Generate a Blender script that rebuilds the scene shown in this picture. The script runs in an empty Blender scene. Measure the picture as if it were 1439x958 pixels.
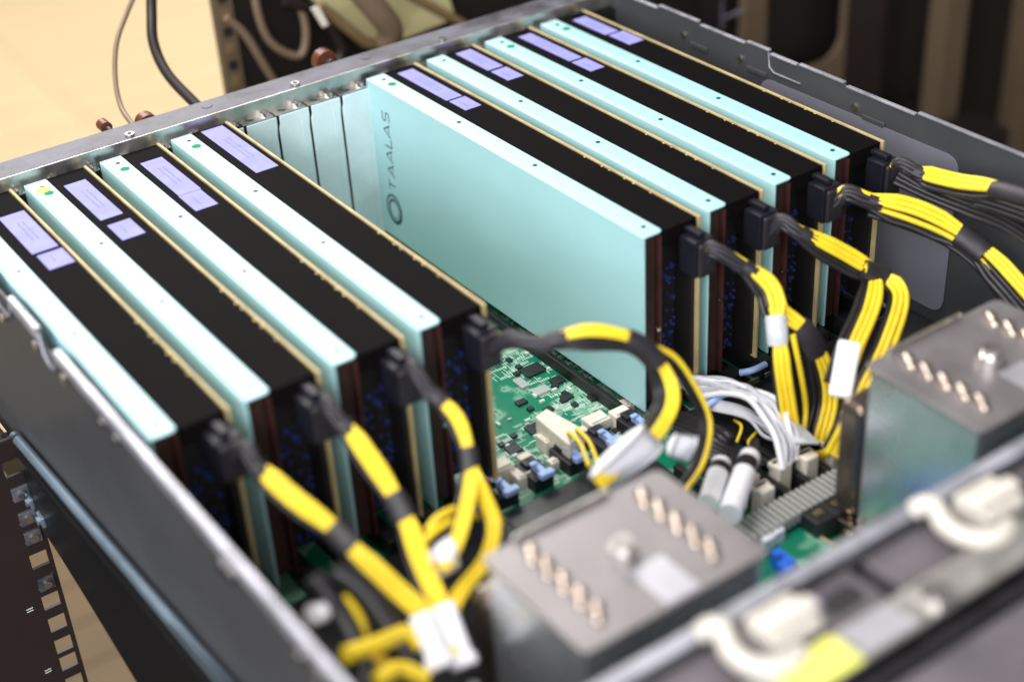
import bpy, math, random
from mathutils import Vector, Matrix

scene = bpy.context.scene
MM = 0.001
rnd = random.Random(7)

# ---------------------------------------------------------------- camera
cam_data = bpy.data.cameras.new('camera')
cam = bpy.data.objects.new('camera', cam_data)
scene.collection.objects.link(cam)
scene.camera = cam
right = Vector((0.815940, -0.575743, -0.052549)); down = Vector((-0.348121, -0.416711, -0.839740)); fwd = Vector((0.461577, 0.703471, -0.540439))
rot = Matrix((right, -down, -fwd)).transposed()
cam.matrix_world = Matrix.Translation(Vector((-177.179884, -725.218912, 341.123929)) * MM) @ rot.to_4x4()
cam_data.sensor_width = 36.0
cam_data.lens = 53.517
cam_data.clip_start = 0.02
cam_data.clip_end = 60.0
cam_data.dof.use_dof = True
cam_data.dof.focus_distance = 0.80
cam_data.dof.aperture_fstop = 3.6
cam_data.dof.aperture_blades = 8

# ---------------------------------------------------------------- light
world = bpy.data.worlds.new('World')
scene.world = world
world.use_nodes = True
world.node_tree.nodes['Background'].inputs[0].default_value = (1.0, 0.97, 0.95, 1)
world.node_tree.nodes['Background'].inputs[1].default_value = 0.26
scene.view_settings.view_transform = 'Standard'
scene.view_settings.look = 'None'
scene.view_settings.exposure = 0.0
scene.view_settings.gamma = 1.0
scene.view_settings.use_curve_mapping = False

def area(name, loc, target, sx, sy, power, color):
    l = bpy.data.lights.new(name, 'AREA')
    l.shape = 'RECTANGLE'; l.size = sx; l.size_y = sy; l.energy = power; l.color = color
    o = bpy.data.objects.new(name, l)
    o.location = loc
    d = Vector(target) - Vector(loc)
    o.rotation_euler = d.to_track_quat('-Z', 'Y').to_euler()
    scene.collection.objects.link(o)
    return o
area('ceiling_lamp', (-0.5, -0.1, 1.55), (-0.5, -0.1, 0), 1.2, 0.8, 30, (1.0, 0.97, 0.95))
area('ceiling_lamp', (1.35, 2.3, 1.65), (1.35, 2.3, 0), 3.2, 1.5, 210, (1.0, 0.96, 0.92))
area('wall_window', (-1.5, -0.9, 0.75), (0.1, -0.15, -0.05), 1.4, 1.0, 32, (0.95, 0.98, 1.0))  # fill light added from the left to brighten the card sides
area('front_lamp', (-0.7, -1.7, 0.85), (0.1, -0.1, -0.05), 1.2, 0.8, 22, (0.98, 0.98, 1.0))  # second added fill, lifting the card side and the front faces

# ---------------------------------------------------------------- helpers
class MB:
    """collects simple shapes in millimetres and links them as one mesh object"""
    def __init__(s): s.v = []; s.f = []; s.sm = []
    def add(s, vs, fs, smooth=False):
        b = len(s.v); s.v += [tuple(v) for v in vs]
        for f in fs: s.f.append([b + i for i in f]); s.sm.append(smooth)
        return s
    def box(s, x0, x1, y0, y1, z0, z1):
        vs = [(x, y, z) for z in (z0, z1) for y in (y0, y1) for x in (x0, x1)]
        return s.add(vs, [(0, 2, 3, 1), (4, 5, 7, 6), (0, 1, 5, 4), (2, 6, 7, 3), (0, 4, 6, 2), (1, 3, 7, 5)])
    def obox(s, c, ax, ay, az, hx, hy, hz):
        c = Vector(c); ax = Vector(ax).normalized(); ay = Vector(ay).normalized(); az = Vector(az).normalized()
        vs = [c + ax*hx*i + ay*hy*j + az*hz*k for k in (-1, 1) for j in (-1, 1) for i in (-1, 1)]
        return s.add(vs, [(0, 2, 3, 1), (4, 5, 7, 6), (0, 1, 5, 4), (2, 6, 7, 3), (0, 4, 6, 2), (1, 3, 7, 5)])
    def prism(s, poly, a0, a1, axis='z'):
        n = len(poly)
        def P(u, v, w):
            return {'z': (u, v, w), 'x': (w, u, v), 'y': (u, w, v)}[axis]
        vs = [P(u, v, a0) for u, v in poly] + [P(u, v, a1) for u, v in poly]
        fs = [tuple(range(n))[::-1], tuple(range(n, 2*n))] + [(i, (i+1) % n, n + (i+1) % n, n + i) for i in range(n)]
        return s.add(vs, fs)
    def cyl(s, p0, p1, r, n=14, r1=None, cap=True):
        p0 = Vector(p0); p1 = Vector(p1); r1 = r if r1 is None else r1
        t = (p1 - p0).normalized(); a = t.orthogonal().normalized(); b = t.cross(a)
        vs = []
        for p, q in ((p0, r), (p1, r1)):
            for i in range(n):
                th = 2*math.pi*i/n; vs.append(p + (a*math.cos(th) + b*math.sin(th))*q)
        s.add(vs, [(i, (i+1) % n, n + (i+1) % n, n + i) for i in range(n)], True)
        if cap: s.add(vs, [tuple(range(n))[::-1], tuple(range(n, 2*n))])
        return s
    def dome(s, c, r, h, n=16, rings=5):
        c = Vector(c); vs = []; fs = []
        for k in range(rings):
            a = k/(rings)*math.pi/2
            for i in range(n):
                th = 2*math.pi*i/n
                vs.append(c + Vector((r*math.cos(a)*math.cos(th), r*math.cos(a)*math.sin(th), h*math.sin(a))))
        vs.append(c + Vector((0, 0, h)))
        for k in range(rings-1):
            for i in range(n):
                fs.append((k*n+i, k*n+(i+1) % n, (k+1)*n+(i+1) % n, (k+1)*n+i))
        for i in range(n): fs.append(((rings-1)*n+i, (rings-1)*n+(i+1) % n, rings*n))
        return s.add(vs, fs, True)
    def tube(s, pts, r, n=10, flat=1.0, normal=None, cap=True):
        """tube along points; r a number or list; flat squashes along the normal"""
        pts = [Vector(p) for p in pts]; m = len(pts)
        rs = r if isinstance(r, (list, tuple)) else [r]*m
        N0 = Vector(normal) if normal else None
        vs = []; prev = None
        for i, p in enumerate(pts):
            t = (pts[min(i+1, m-1)] - pts[max(i-1, 0)]).normalized()
            if N0 is not None:
                a = (N0 - t*N0.dot(t)).normalized()
            else:
                a = t.orthogonal().normalized() if prev is None else (prev - t*prev.dot(t)).normalized()
                prev = a
            b = t.cross(a)
            for k in range(n):
                th = 2*math.pi*k/n
                vs.append(p + a*math.cos(th)*rs[i]*flat + b*math.sin(th)*rs[i])
        fs = [(i*n+k, i*n+(k+1) % n, (i+1)*n+(k+1) % n, (i+1)*n+k) for i in range(m-1) for k in range(n)]
        s.add(vs, fs, True)
        if cap: s.add(vs, [tuple(range(n))[::-1], tuple(range((m-1)*n, m*n))])
        return s
    def build(s, name, mat, parent=None, base=None, bevel=0, seg=2):
        me = bpy.data.meshes.new(name)
        bx = Vector(base) if base else (Vector(parent['base_mm']) if parent is not None and 'base_mm' in parent else Vector((0, 0, 0)))
        me.from_pydata([tuple((Vector(v) - bx)*MM) for v in s.v], [], s.f)
        me.polygons.foreach_set('use_smooth', s.sm)
        me.materials.append(mat); me.update()
        o = bpy.data.objects.new(name, me); scene.collection.objects.link(o)
        if parent is not None:
            o.parent = parent
            if parent.type == 'MESH' and 'base_mm' in parent: o['base_mm'] = list(bx)
        else:
            o.location = bx*MM
        if parent is None or parent.type != 'MESH': o['base_mm'] = list(bx)
        if bevel:
            b = o.modifiers.new('bevel', 'BEVEL'); b.width = bevel*MM; b.segments = seg
            b.limit_method = 'ANGLE'; b.angle_limit = math.radians(40)
        return o

def thing(name, label, cat, base, group=None):
    o = bpy.data.objects.new(name, None); scene.collection.objects.link(o)
    o.location = Vector(base)*MM; o.empty_display_size = 0.01
    o['base_mm'] = list(base); o['label'] = label; o['category'] = cat
    if group: o['group'] = group
    return o
def tag(o, label, cat, group=None):
    o['label'] = label; o['category'] = cat
    if group: o['group'] = group
    return o
def copy_tree(o, parent=None):
    c = o.copy(); scene.collection.objects.link(c)
    if parent is not None: c.parent = parent
    for ch in [q for q in scene.objects if q.parent == o]: copy_tree(ch, c)
    return c

def spline(pts, n=8):
    """Catmull-Rom through points"""
    P = [Vector(p) for p in pts]; P = [P[0]*2 - P[1]] + P + [P[-1]*2 - P[-2]]
    out = []
    for i in range(1, len(P)-2):
        for k in range(n):
            t = k/n
            out.append(0.5*((2*P[i]) + (P[i+1]-P[i-1])*t + (2*P[i-1]-5*P[i]+4*P[i+1]-P[i+2])*t*t + (3*P[i]-P[i-1]-3*P[i+1]+P[i+2])*t**3))
    out.append(P[-2]); return out

def mat(name, col, rough=0.5, metal=0.0, var=0.0, scale=40.0, bump=0.0, bscale=400.0, spec=0.5, rvar=0.0, col2=None, alpha=1.0, coat=0.0, stretch=None):
    m = bpy.data.materials.new(name); m.use_nodes = True
    nt = m.node_tree; N = nt.nodes; L = nt.links; b = N['Principled BSDF']
    b.inputs['Base Color'].default_value = (*col, 1); b.inputs['Roughness'].default_value = rough
    b.inputs['Metallic'].default_value = metal; b.inputs['Specular IOR Level'].default_value = spec
    b.inputs['Coat Weight'].default_value = coat
    if alpha < 1: b.inputs['Alpha'].default_value = alpha
    tc = N.new('ShaderNodeTexCoord'); src = tc.outputs['Object']
    if stretch:
        mp = N.new('ShaderNodeMapping'); mp.inputs['Scale'].default_value = stretch
        L.new(src, mp.inputs['Vector']); src = mp.outputs['Vector']
    nz = N.new('ShaderNodeTexNoise'); nz.inputs['Scale'].default_value = scale; nz.inputs['Detail'].default_value = 5
    nz.inputs['Roughness'].default_value = 0.6
    L.new(src, nz.inputs['Vector'])
    if var or col2:
        c2 = col2 or tuple(max(0, c*(1-var)) for c in col); c1 = col if col2 else tuple(min(1, c*(1+var*0.6)) for c in col)
        r = N.new('ShaderNodeValToRGB'); r.color_ramp.elements[0].position = 0.35; r.color_ramp.elements[1].position = 0.65
        r.color_ramp.elements[0].color = (*c2, 1); r.color_ramp.elements[1].color = (*c1, 1)
        L.new(nz.outputs['Fac'], r.inputs['Fac']); L.new(r.outputs['Color'], b.inputs['Base Color'])
    if rvar:
        mr = N.new('ShaderNodeMapRange'); mr.inputs['From Min'].default_value = 0.3; mr.inputs['From Max'].default_value = 0.7
        mr.inputs['To Min'].default_value = max(0.03, rough-rvar); mr.inputs['To Max'].default_value = min(1, rough+rvar)
        L.new(nz.outputs['Fac'], mr.inputs['Value']); L.new(mr.outputs['Result'], b.inputs['Roughness'])
    if bump:
        n2 = N.new('ShaderNodeTexNoise'); n2.inputs['Scale'].default_value = bscale; n2.inputs['Detail'].default_value = 4
        L.new(src, n2.inputs['Vector'])
        bp = N.new('ShaderNodeBump'); bp.inputs['Strength'].default_value = bump; bp.inputs['Distance'].default_value = 0.0004
        L.new(n2.outputs['Fac'], bp.inputs['Height']); L.new(bp.outputs['Normal'], b.inputs['Normal'])
    return m

M = {}
M['teal'] = mat('teal_anodised', (0.37, 0.63, 0.665), 0.43, 0.0, 0.04, 18, 0.06, 1300, spec=1.0, rvar=0.06)
M['black_cover'] = mat('matte_black_sheet', (0.0055, 0.0045, 0.005), 0.62, 0.0, 0.1, 30, 0.03, 1800, spec=0.02)
M['black'] = mat('black_plastic', (0.012, 0.011, 0.013), 0.42, 0.0, 0.3, 60, 0.15, 900, rvar=0.1)
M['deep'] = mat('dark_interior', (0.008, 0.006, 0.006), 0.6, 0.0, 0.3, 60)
M['brown'] = mat('dark_bronze_plate', (0.045, 0.022, 0.017), 0.45, 0.2, 0.3, 40)
M['copper'] = mat('copper_strip', (0.10, 0.035, 0.03), 0.45, 0.4, 0.3, 90)
M['fr4'] = mat('board_edge_tan', (0.50, 0.39, 0.19), 0.55, 0.0, 0.25, 60, 0.2, 800)
M['label'] = mat('lavender_label', (0.30, 0.30, 0.70), 0.65, 0.0, 0.1, 90, spec=0.1)
M['ink'] = mat('blue_ink', (0.10, 0.11, 0.42), 0.6)
M['green_dot'] = mat('green_dot', (0.005, 0.24, 0.11), 0.6, spec=0.1)
M['yellow_dot'] = mat('yellow_dot', (0.60, 0.78, 0.05), 0.5)
M['logo'] = mat('dark_teal_print', (0.01, 0.045, 0.06), 0.6, spec=0.1)
M['steel'] = mat('galvanised_steel', (0.115, 0.115, 0.14), 0.52, 0.35, 0.6, 60, 0.25, 260, rvar=0.12)
M['steel_b'] = mat('bright_zinc', (0.62, 0.60, 0.58), 0.34, 0.95, 0.25, 60, 0.1, 500, rvar=0.1)
M['case'] = mat('dark_case_paint', (0.056, 0.058, 0.064), 0.5, 0.1, 0.15, 9, 0.12, 700, rvar=0.06)
M['case_lip'] = mat('bright_case_edge', (0.40, 0.40, 0.45), 0.42, 0.5, 0.35, 60)
M['slot'] = mat('blue_grey_slot_cover', (0.62, 0.76, 0.80), 0.42, 0.05, 0.2, 14, 0.1, 400, rvar=0.1)
M['rail_blue'] = mat('rail_edge_blue', (0.22, 0.29, 0.36), 0.4, 0.6, 0.3, 14)
M['rail'] = mat('black_rail', (0.010, 0.011, 0.012), 0.4, 0.4, 0.3, 14, 0.1, 300)
M['screw'] = mat('screw_zinc', (0.75, 0.72, 0.70), 0.2, 1.0, 0.2, 200)
M['dark_screw'] = mat('dark_screw', (0.02, 0.04, 0.045), 0.5, 0.3, spec=0.2)
M['plate'] = mat('brushed_plate', (0.27, 0.25, 0.255), 0.45, 0.65, 0.12, 30, 0.15, 500, rvar=0.08)
M['polish'] = mat('polished_fin_side', (0.70, 0.73, 0.76), 0.27, 0.85, 0.15, 20, 0.05, 200, rvar=0.08)
M['fin_dark'] = mat('dark_fins', (0.20, 0.16, 0.13), 0.28, 0.85, 0.3, 40)
M['pipe'] = mat('nickel_copper_pipe', (0.60, 0.50, 0.43), 0.18, 1.0, 0.25, 160)
M['yellow'] = mat('yellow_insulation', (0.88, 0.64, 0.03), 0.38, 0.0, 0.08, 120, 0.1, 900, spec=0.5)
M['wire_black'] = mat('black_insulation', (0.020, 0.018, 0.021), 0.36, 0.0, 0.2, 120, 0.15, 900)
M['tape'] = mat('dark_grey_tape', (0.022, 0.019, 0.024), 0.48, 0.0, 0.25, 90, 0.3, 500)
M['conn'] = mat('connector_black', (0.009, 0.009, 0.015), 0.45, 0.0, 0.2, 90, spec=0.25)
M['white'] = mat('white_plastic', (0.86, 0.85, 0.89), 0.42, 0.0, 0.05, 90, 0.2, 250)
M['cream'] = mat('cream_clip', (0.60, 0.56, 0.50), 0.4, 0.0, 0.04, 90)
M['beige'] = mat('beige_header', (0.80, 0.74, 0.64), 0.5, 0.0, 0.1, 200)
M['blue_latch'] = mat('pale_blue_latch', (0.36, 0.50, 0.86), 0.4, 0.0, 0.05, 200)
M['blue'] = mat('deep_blue_plastic', (0.02, 0.15, 0.72), 0.35)
M['mid'] = mat('trace_green', (0.10, 0.38, 0.26), 0.4)
M['chip'] = mat('chip_black', (0.02, 0.02, 0.022), 0.4)
M['silk'] = mat('white_silkscreen', (0.62, 0.76, 0.68), 0.5)
M['tin'] = mat('tinned_pads', (0.50, 0.51, 0.50), 0.35, 0.2)
M['ribbon'] = mat('grey_ribbon', (0.55, 0.56, 0.60), 0.32, 0.0, 0.1, 200, 0.2, 300)
M['fan'] = mat('fan_frame_plastic', (0.105, 0.093, 0.103), 0.42, 0.0, 0.2, 20, 0.15, 300, rvar=0.1)
M['fan_hub'] = mat('fan_lilac_patch', (0.27, 0.24, 0.32), 0.4)
M['sticker'] = mat('yellow_paper_label', (0.66, 0.66, 0.13), 0.5, 0.0, 0.06, 60)
M['silver_label'] = mat('silver_label', (0.58, 0.57, 0.62), 0.3, 0.6, 0.1, 60)
M['clear'] = mat('grey_insulation_sheet', (0.17, 0.17, 0.205), 0.4, 0.0, 0.06, 12)
M['floor'] = mat('beige_floor', (0.40, 0.315, 0.19), 0.55, 0.0, 0.05, 2.5, 0.05, 60, spec=0.3)
M['grout'] = mat('floor_joint', (0.10, 0.075, 0.04), 0.8)
M['rack_black'] = mat('rack_black', (0.010, 0.007, 0.006), 0.55, 0.0, 0.3, 5)
M['rack_brown'] = mat('rack_brown', (0.15, 0.105, 0.065), 0.5, 0.1, 0.2, 5)
M['post_dark'] = mat('post_dark', (0.022, 0.014, 0.014), 0.5, 0.1, 0.2, 9)
M['tray'] = mat('olive_tray', (0.42, 0.37, 0.19), 0.5, 0.0, 0.25, 7)
M['tray_edge'] = mat('brown_tray_edge', (0.20, 0.13, 0.06), 0.5, 0.0, 0.2, 7)
M['orange'] = mat('orange_knob', (0.15, 0.045, 0.02), 0.35, 0.1, 0.2, 40)
M['cable_brown'] = mat('brown_cable', (0.20, 0.14, 0.09), 0.45)
M['cable_black'] = mat('thin_black_cable', (0.02, 0.013, 0.012), 0.4)

# printed circuit board: solder mask green with pale copper pours and trace runs
def board_mat():
    m = bpy.data.materials.new('green_circuit_board'); m.use_nodes = True
    nt = m.node_tree; N = nt.nodes; L = nt.links; b = N['Principled BSDF']
    tc = N.new('ShaderNodeTexCoord')
    br = N.new('ShaderNodeTexVoronoi'); br.distance = 'MANHATTAN'; br.inputs['Scale'].default_value = 520
    L.new(tc.outputs['Object'], br.inputs['Vector'])
    nz = N.new('ShaderNodeTexNoise'); nz.inputs['Scale'].default_value = 60; nz.inputs['Detail'].default_value = 1
    L.new(tc.outputs['Object'], nz.inputs['Vector'])
    r1 = N.new('ShaderNodeValToRGB'); r1.color_ramp.interpolation = 'CONSTANT'
    r1.color_ramp.elements[0].color = (0, 0, 0, 1); r1.color_ramp.elements[1].position = 0.45; r1.color_ramp.elements[1].color = (1, 1, 1, 1)
    L.new(br.outputs['Distance'], r1.inputs['Fac'])
    r2 = N.new('ShaderNodeValToRGB'); r2.color_ramp.elements[0].position = 0.54; r2.color_ramp.elements[1].position = 0.60
    L.new(nz.outputs['Fac'], r2.inputs['Fac'])
    mu = N.new('ShaderNodeMath'); mu.operation = 'MULTIPLY'
    L.new(r1.outputs['Color'], mu.inputs[0]); L.new(r2.outputs['Color'], mu.inputs[1])
    mx = N.new('ShaderNodeMix'); mx.data_type = 'RGBA'
    mx.inputs['A'].default_value = (0.003, 0.20, 0.105, 1); mx.inputs['B'].default_value = (0.20, 0.42, 0.30, 1)
    L.new(mu.outputs[0], mx.inputs['Factor']); L.new(mx.outputs['Result'], b.inputs['Base Color'])
    b.inputs['Roughness'].default_value = 0.35
    return m
M['pcb'] = board_mat()

# ================================================================ SETTING
FZ = -900
fl = MB().box(-3500, 5000, -2500, 7000, FZ-30, FZ-4).build('floor', M['grout']); fl['kind'] = 'structure'
tile_mesh = None
for i in range(-2, 6):
    for j in range(-1, 22):
        x0 = -600 + i*600 + 100; y0 = 470 + j*150
        if tile_mesh is None:
            t0 = MB().box(1.2, 598.8, 1.2, 148.8, 0, 4).build('floor_tile', M['floor'], base=(0, 0, 0)); tile_mesh = t0.data
            t = t0
        else:
            t = bpy.data.objects.new('floor_tile', tile_mesh); scene.collection.objects.link(t)
        t.parent = fl; t.location = Vector((x0, y0, FZ-4))*MM - fl.location
        if 'base_mm' in t: del t['base_mm']
# room beyond and around the tiles: plain far floor sheet and a wall far away
fw = MB().box(-3500, 5000, 3990, 7000, FZ-4, FZ).add([], []).build('far_floor', M['floor']); fw['kind'] = 'structure'
fw = MB().box(-3500, 5000, 6990, 7100, FZ, 1800).build('room_wall', M['floor']); fw['kind'] = 'structure'

# ================================================================ SERVER CASE
case = thing('server_case', 'open dark steel server chassis with galvanised rear flange holding all the cards', 'server case', (175, -240, -116))
X0, X1, YF, YR, ZB, ZT = -41, 393, -512, 24, -114, 6
MB().box(X0+1.5, X1-1, YF, YR-1, ZB-2, ZB).build('case_floor', M['case'], case)
# left wall: sheet with a slot, a latch window and small dents near the lip
lw = MB()
WB = -118
poly = [(YR, WB), (YR, ZT-2), (-88, ZT-2), (-92, 0), (-112, 0), (-116, ZT-2), (-150, ZT-2), (-154, -3), (-168, -3), (-172, ZT-2), (YF, ZT-2), (YF, WB)]
lw.prism(poly, X0, X0+1.4, 'x')
lw.build('left_wall', M['case'], case, bevel=0.3)
lp = MB()
for a, b in ((YR, -88), (-116, -150), (-172, YF)):
    lp.box(X0-1.6, X0+1.6, b, a, ZT-2, ZT)
    lp.box(X0-1.6, X0-0.3, b, a, ZT-5.5, ZT-2)
lp.build('wall_lip', M['case_lip'], case, bevel=0.5)
for a, b in ((-92, -112), (-154, -168)):
    MB().tube([(X0-0.3, a+3, ZT-2), (X0-0.8, a, -5), (X0-0.8, a-4, -8), (X0-0.8, b+4, -8), (X0-0.8, b, -5), (X0-0.3, b-3, ZT-2)], 0.7, 8).build('slot_rim', M['case_lip'], case)
for y in (-84, -100, -148, -181, -222, -236, -330, -336, -386, -398):
    MB().cyl((X0-0.2, y, -3 if y != -100 else -12), (X0-2.6, y, -3 if y != -100 else -12), 2.4 if y not in (-330, -336) else 3.4, 14).build('rivet', M['screw'], case, bevel=0.4)
MB().tube(spline([(-45.0, -64.2, -98.2), (-45.0, -107.0, -93.3), (-45.0, -173.2, -86.5), (-45.0, -230.9, -80.6), (-45.0, -276.0, -76.1), (-45.0, -320.4, -71.2), (-45.0, -371.9, -66.2)], 5), 2.6, 10, 1.0).build('wall_foot_flange', M['rail_blue'], case)  # bluish tube; the edge highlight along the wall foot is put into its colour
MB().tube(spline([(-46.0, -48.8, -106.5), (-46.0, -91.6, -103.8), (-46.0, -159.1, -98.5), (-46.0, -219.2, -91.4), (-46.0, -265.6, -87.3), (-46.0, -319.0, -81.6)], 5), 2.2, 10, 1.0).build('wall_foot_seam', M['rail'], case)
# right wall
rw = MB()
poly = [(YR, WB), (YR, ZT-1), (-40, ZT-1), (-42, ZT+1), (-78, ZT+1), (-80, ZT-0.5), (-118, ZT-0.5), (-120, ZT+1), (-138, ZT+1), (-139, ZT-0.8), (-160, ZT-0.8), (-162, ZT), (-196, ZT), (-198, ZT-1.5), (-246, ZT-1.5), (-248, ZT), (YF, ZT), (YF, WB)]
rw.prism(poly, X1, X1+1.6, 'x').build('right_wall', M['case'], case, bevel=0.3)
rl = MB()
for a, b, z in ((YR, -40, ZT-1), (-42, -78, ZT+1), (-80, -118, ZT-0.5), (-120, -138, ZT+1), (-139.2, -160, ZT-0.8), (-162, -196, ZT), (-198, -246, ZT-1.5), (-248, YF, ZT)):
    rl.box(X1-0.6, X1+1.9, b, a, z+0.1, z+1.4)
rl.build('wall_lip', M['case_lip'], case, bevel=0.3)
MB().tube([(X1-0.4, -138, ZT+0.5), (X1-0.4, -139, -1.5), (X1-0.4, -143, -4.0), (X1-0.4, -164, -4.0)], 0.5, 6).build('cut_edge', M['case_lip'], case)
for y in (-65, -115, -205):
    MB().cyl((X1+0.1, y, -4), (X1-1.4, y, -4), 1.8, 12).build('rivet', M['screw'], case, bevel=0.3)
    MB().box(X1-1.2, X1-0.1, y-22, y-6, -9, -6).build('embossed_slot', M['case'], case, bevel=0.5)
rp = []
for cy, cz, a0 in ((-141, -17, 0), (-270, -16, 90), (-270, -92, 180), (-141, -92, 270)):
    for k in range(5):
        a = math.radians(a0 + k*22.5); rp.append((cy + 8*math.cos(a), cz + 8*math.sin(a)))
MB().prism(rp, X1-1.0, X1-0.4, 'x').build('insulation_sheet', M['clear'], case)
# rear flange, rear wall, tabs, slot covers
MB().box(X0+2, X1-0.2, 5, YR, ZT-2.5, ZT-1).box(X0+2, X1-0.2, YR-1.2, YR, ZB, ZT-2.5).build('rear_flange', M['steel'], case, bevel=0.5)
MB().box(X0+2, X1-0.2, 4.2, 5.4, -5, ZT-1.2).build('flange_inner_lip', M['steel_b'], case, bevel=0.3)
for x in (-30, 69.4, 169.5, 268.3, 377):
    MB().cyl((x, 9, ZT-1), (x, 9, ZT+0.2), 2.6, 14).build('flange_rivet', M['screw'], case, bevel=0.3)
    MB().cyl((x, 9, ZT+0.22), (x, 9, ZT+0.3), 1.3, 10).build('rivet_hole', M['deep'], case)
for x in (118, 220, 322):
    MB().cyl((x, 16, ZT-1), (x, 16, ZT-0.6), 3.2, 14).build('flange_dimple', M['steel'], case, bevel=0.2)
for i in range(20):
    xc = -29 + i*20.32 + 5.8
    if xc > 388: break
    gap = 124 < xc < 214
    MB().box(xc-9.6, xc+9.6, -1.2 if gap else 0.6, 4.1, -5.2, -4.2).build('bracket_tab', M['steel_b'], case, bevel=0.2)
    MB().cyl((xc+5.5, 1.4, -4.2), (xc+5.5, 1.4, -1.8), 2.5, 14).box(xc+5.2, xc+5.8, -0.6, 3.4, -1.8, -1.5).build('bracket_screw', M['screw'], case, bevel=0.3)
    MB().prism([(xc-6.5, 2.6), (xc-2.5, 0.4), (xc-1.5, 1.2), (xc-5, 3.5)], -4.15, -3.9).build('tab_notch', M['dark_screw'], case)
for i in range(5):
    xa = 110.2 + i*20.32
    MB().prism([(xa+0.2, -106), (xa+18.9, -106), (xa+18.9, -16), (xa+19.6, -10), (xa+19.6, -5.4), (xa+1.2, -5.4), (xa+1.2, -10), (xa+0.2, -13)], -2.2, -1.2, 'y').build('slot_cover', M['slot'], case, bevel=0.25)
    MB().prism([(xa+13.9, -105), (xa+14.5, -105), (xa+15.2, -12), (xa+14.6, -12)], -2.5, -2.25, 'y').build('cover_crease', M['slot'], case)
MB().box(X0+2, X1-0.2, 1.0, 2.2, ZB, -5.4).build('rear_panel', M['deep'], case)
# slide rail outside the left wall, sagging slightly to the rear
MB().prism([(18, -112), (-25, -107), (-178, -90), (-314, -67), (-420, -50), (-420, -240), (-192, -171), (-145, -160), (-103, -152), (18, -140)], -47.0, -46.0, 'x').build('slide_rail', M['rail'], case, bevel=0.6)
for (y, z) in ((-60, -128), (-72, -133), (-86, -136)):
    MB().box(-49, -47, y-5, y+3, z-3, z+3).cyl((-49, y-1, z), (-50.5, y-1, z), 2.4, 12).build('rail_catch', M['rail_blue'], case, bevel=0.5)

# ================================================================ MOTHERBOARD
mb = thing('motherboard', 'green motherboard with pale traces at the bottom of the open chassis', 'circuit board', (175, -200, -110))
MB().box(-34, 388, -452, -4, -109.6, -108).build('circuit_board', M['pcb'], mb)
chip_specs = [(198, -172, 12, 9, M['chip']), (202, -188, 7, 6, M['chip']), (197, -203, 6, 5, M['chip']), (186, -178, 5, 9, M['tin']), (176, -192, 6, 4, M['chip']),
              (190, -190, 9, 6, M['tin']), (207, -212, 5, 5, M['chip']), (183, -206, 5, 4, M['chip']), (168, -214, 8, 6, M['chip']), (150, -222, 7, 7, M['chip'])]
for x, y, w, d, m_ in chip_specs:
    c = MB().box(x-w/2, x+w/2, y-d/2, y+d/2, -108, -106.6)
    c.build('chip', m_, mb, bevel=0.15)
comp = [MB().box(-1.1, 1.1, -0.6, 0.6, 0, 0.9).build('resistor', M['tin'], base=(0, 0, 0)), MB().box(-0.7, 0.7, -1.5, 1.5, 0, 1.3).build('capacitor', M['silk'], base=(0, 0, 0)), MB().box(-1.6, 1.6, -1.4, 1.4, 0, 1.6).build('inductor', M['chip'], base=(0, 0, 0))]
for c in comp: c.parent = mb; c.location = (Vector((150+rnd.random()*40, -200, -108)) - Vector(mb['base_mm']))*MM
def clear_zone(x, y): return 148 < x < 184 and -206 < y < -168
k = 0
while k < 170:
    x = rnd.uniform(118, 232); y = rnd.uniform(-250, -120)
    if clear_zone(x, y): continue
    x = round(x/2.2)*2.2; y = round(y/2.2)*2.2
    c = rnd.choice(comp); o = c.copy(); scene.collection.objects.link(o)
    o.location = (Vector((x, y, -108)) - Vector(mb['base_mm']))*MM; o.rotation_euler.z = rnd.choice((0, math.pi/2)); k += 1
# silkscreen and trace runs, thin printed relief
tr = MB()
for i in range(1000):
    x = rnd.uniform(116, 232); y = rnd.uniform(-256, -120)
    if clear_zone(x, y): continue
    L_ = rnd.uniform(2, 7)
    if rnd.random() < 0.5: tr.box(x, x+L_, y, y+0.35, -108, -107.94)
    else: tr.box(x, x+0.35, y, y+L_, -108, -107.93)
    if rnd.random() < 0.4:
        for q in range(5): tr.box(x+q*1.3, x+q*1.3+0.6, y-2.4, y-0.6, -108, -107.92)
o = tr.build('printed_traces', M['silk'], mb); o['kind'] = 'stuff'
# expansion slots under and between the cards
for i in range(20):
    xs = -18.5 + i*20.32
    if xs > 380: break
    s_ = MB().box(xs-3.6, xs+3.6, -247, -92 if not 100 < xs < 206 else -241, -108, -98.5).build('expansion_slot', M['black'], mb, bevel=0.4)
    MB().box(xs-1.0, xs+1.0, -245, -94 if not 100 < xs < 206 else -242, -98.5, -98.3).build('slot_groove', M['deep'], s_)
    if 100 < xs < 215:
        MB().box(xs-1.6, xs+1.6, -256, -247.2, -104, -97).box(xs-4.0, xs+4.0, -260, -256, -99.5, -96.5).box(xs-3.4, xs+0.4, -251, -248.5, -97, -95.6).build('slot_latch', M['blue_latch'], s_, bevel=0.5)
        MB().box(xs-6, xs+5, -257, -240, -108, -100.5).build('slot_frame', M['black'], s_, bevel=0.5)
    else:
        MB().box(xs-3.6, xs+3.6, -256, -247.2, -108, -96).build('slot_latch', M['black'], s_, bevel=0.5)
    if xs > 225:
        MB().box(xs+4.2, xs+4.7, -262, -232, -103, -98).box(xs-8, xs+9, -262.4, -261.8, -100, -97.5).build('slot_shield', M['screw'], s_)
MB().box(207, 210, -252, -92, -108, -101).build('slot_strip', M['black'], mb, bevel=0.3)  # thin black bar drawing the dark line under the side plate
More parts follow.
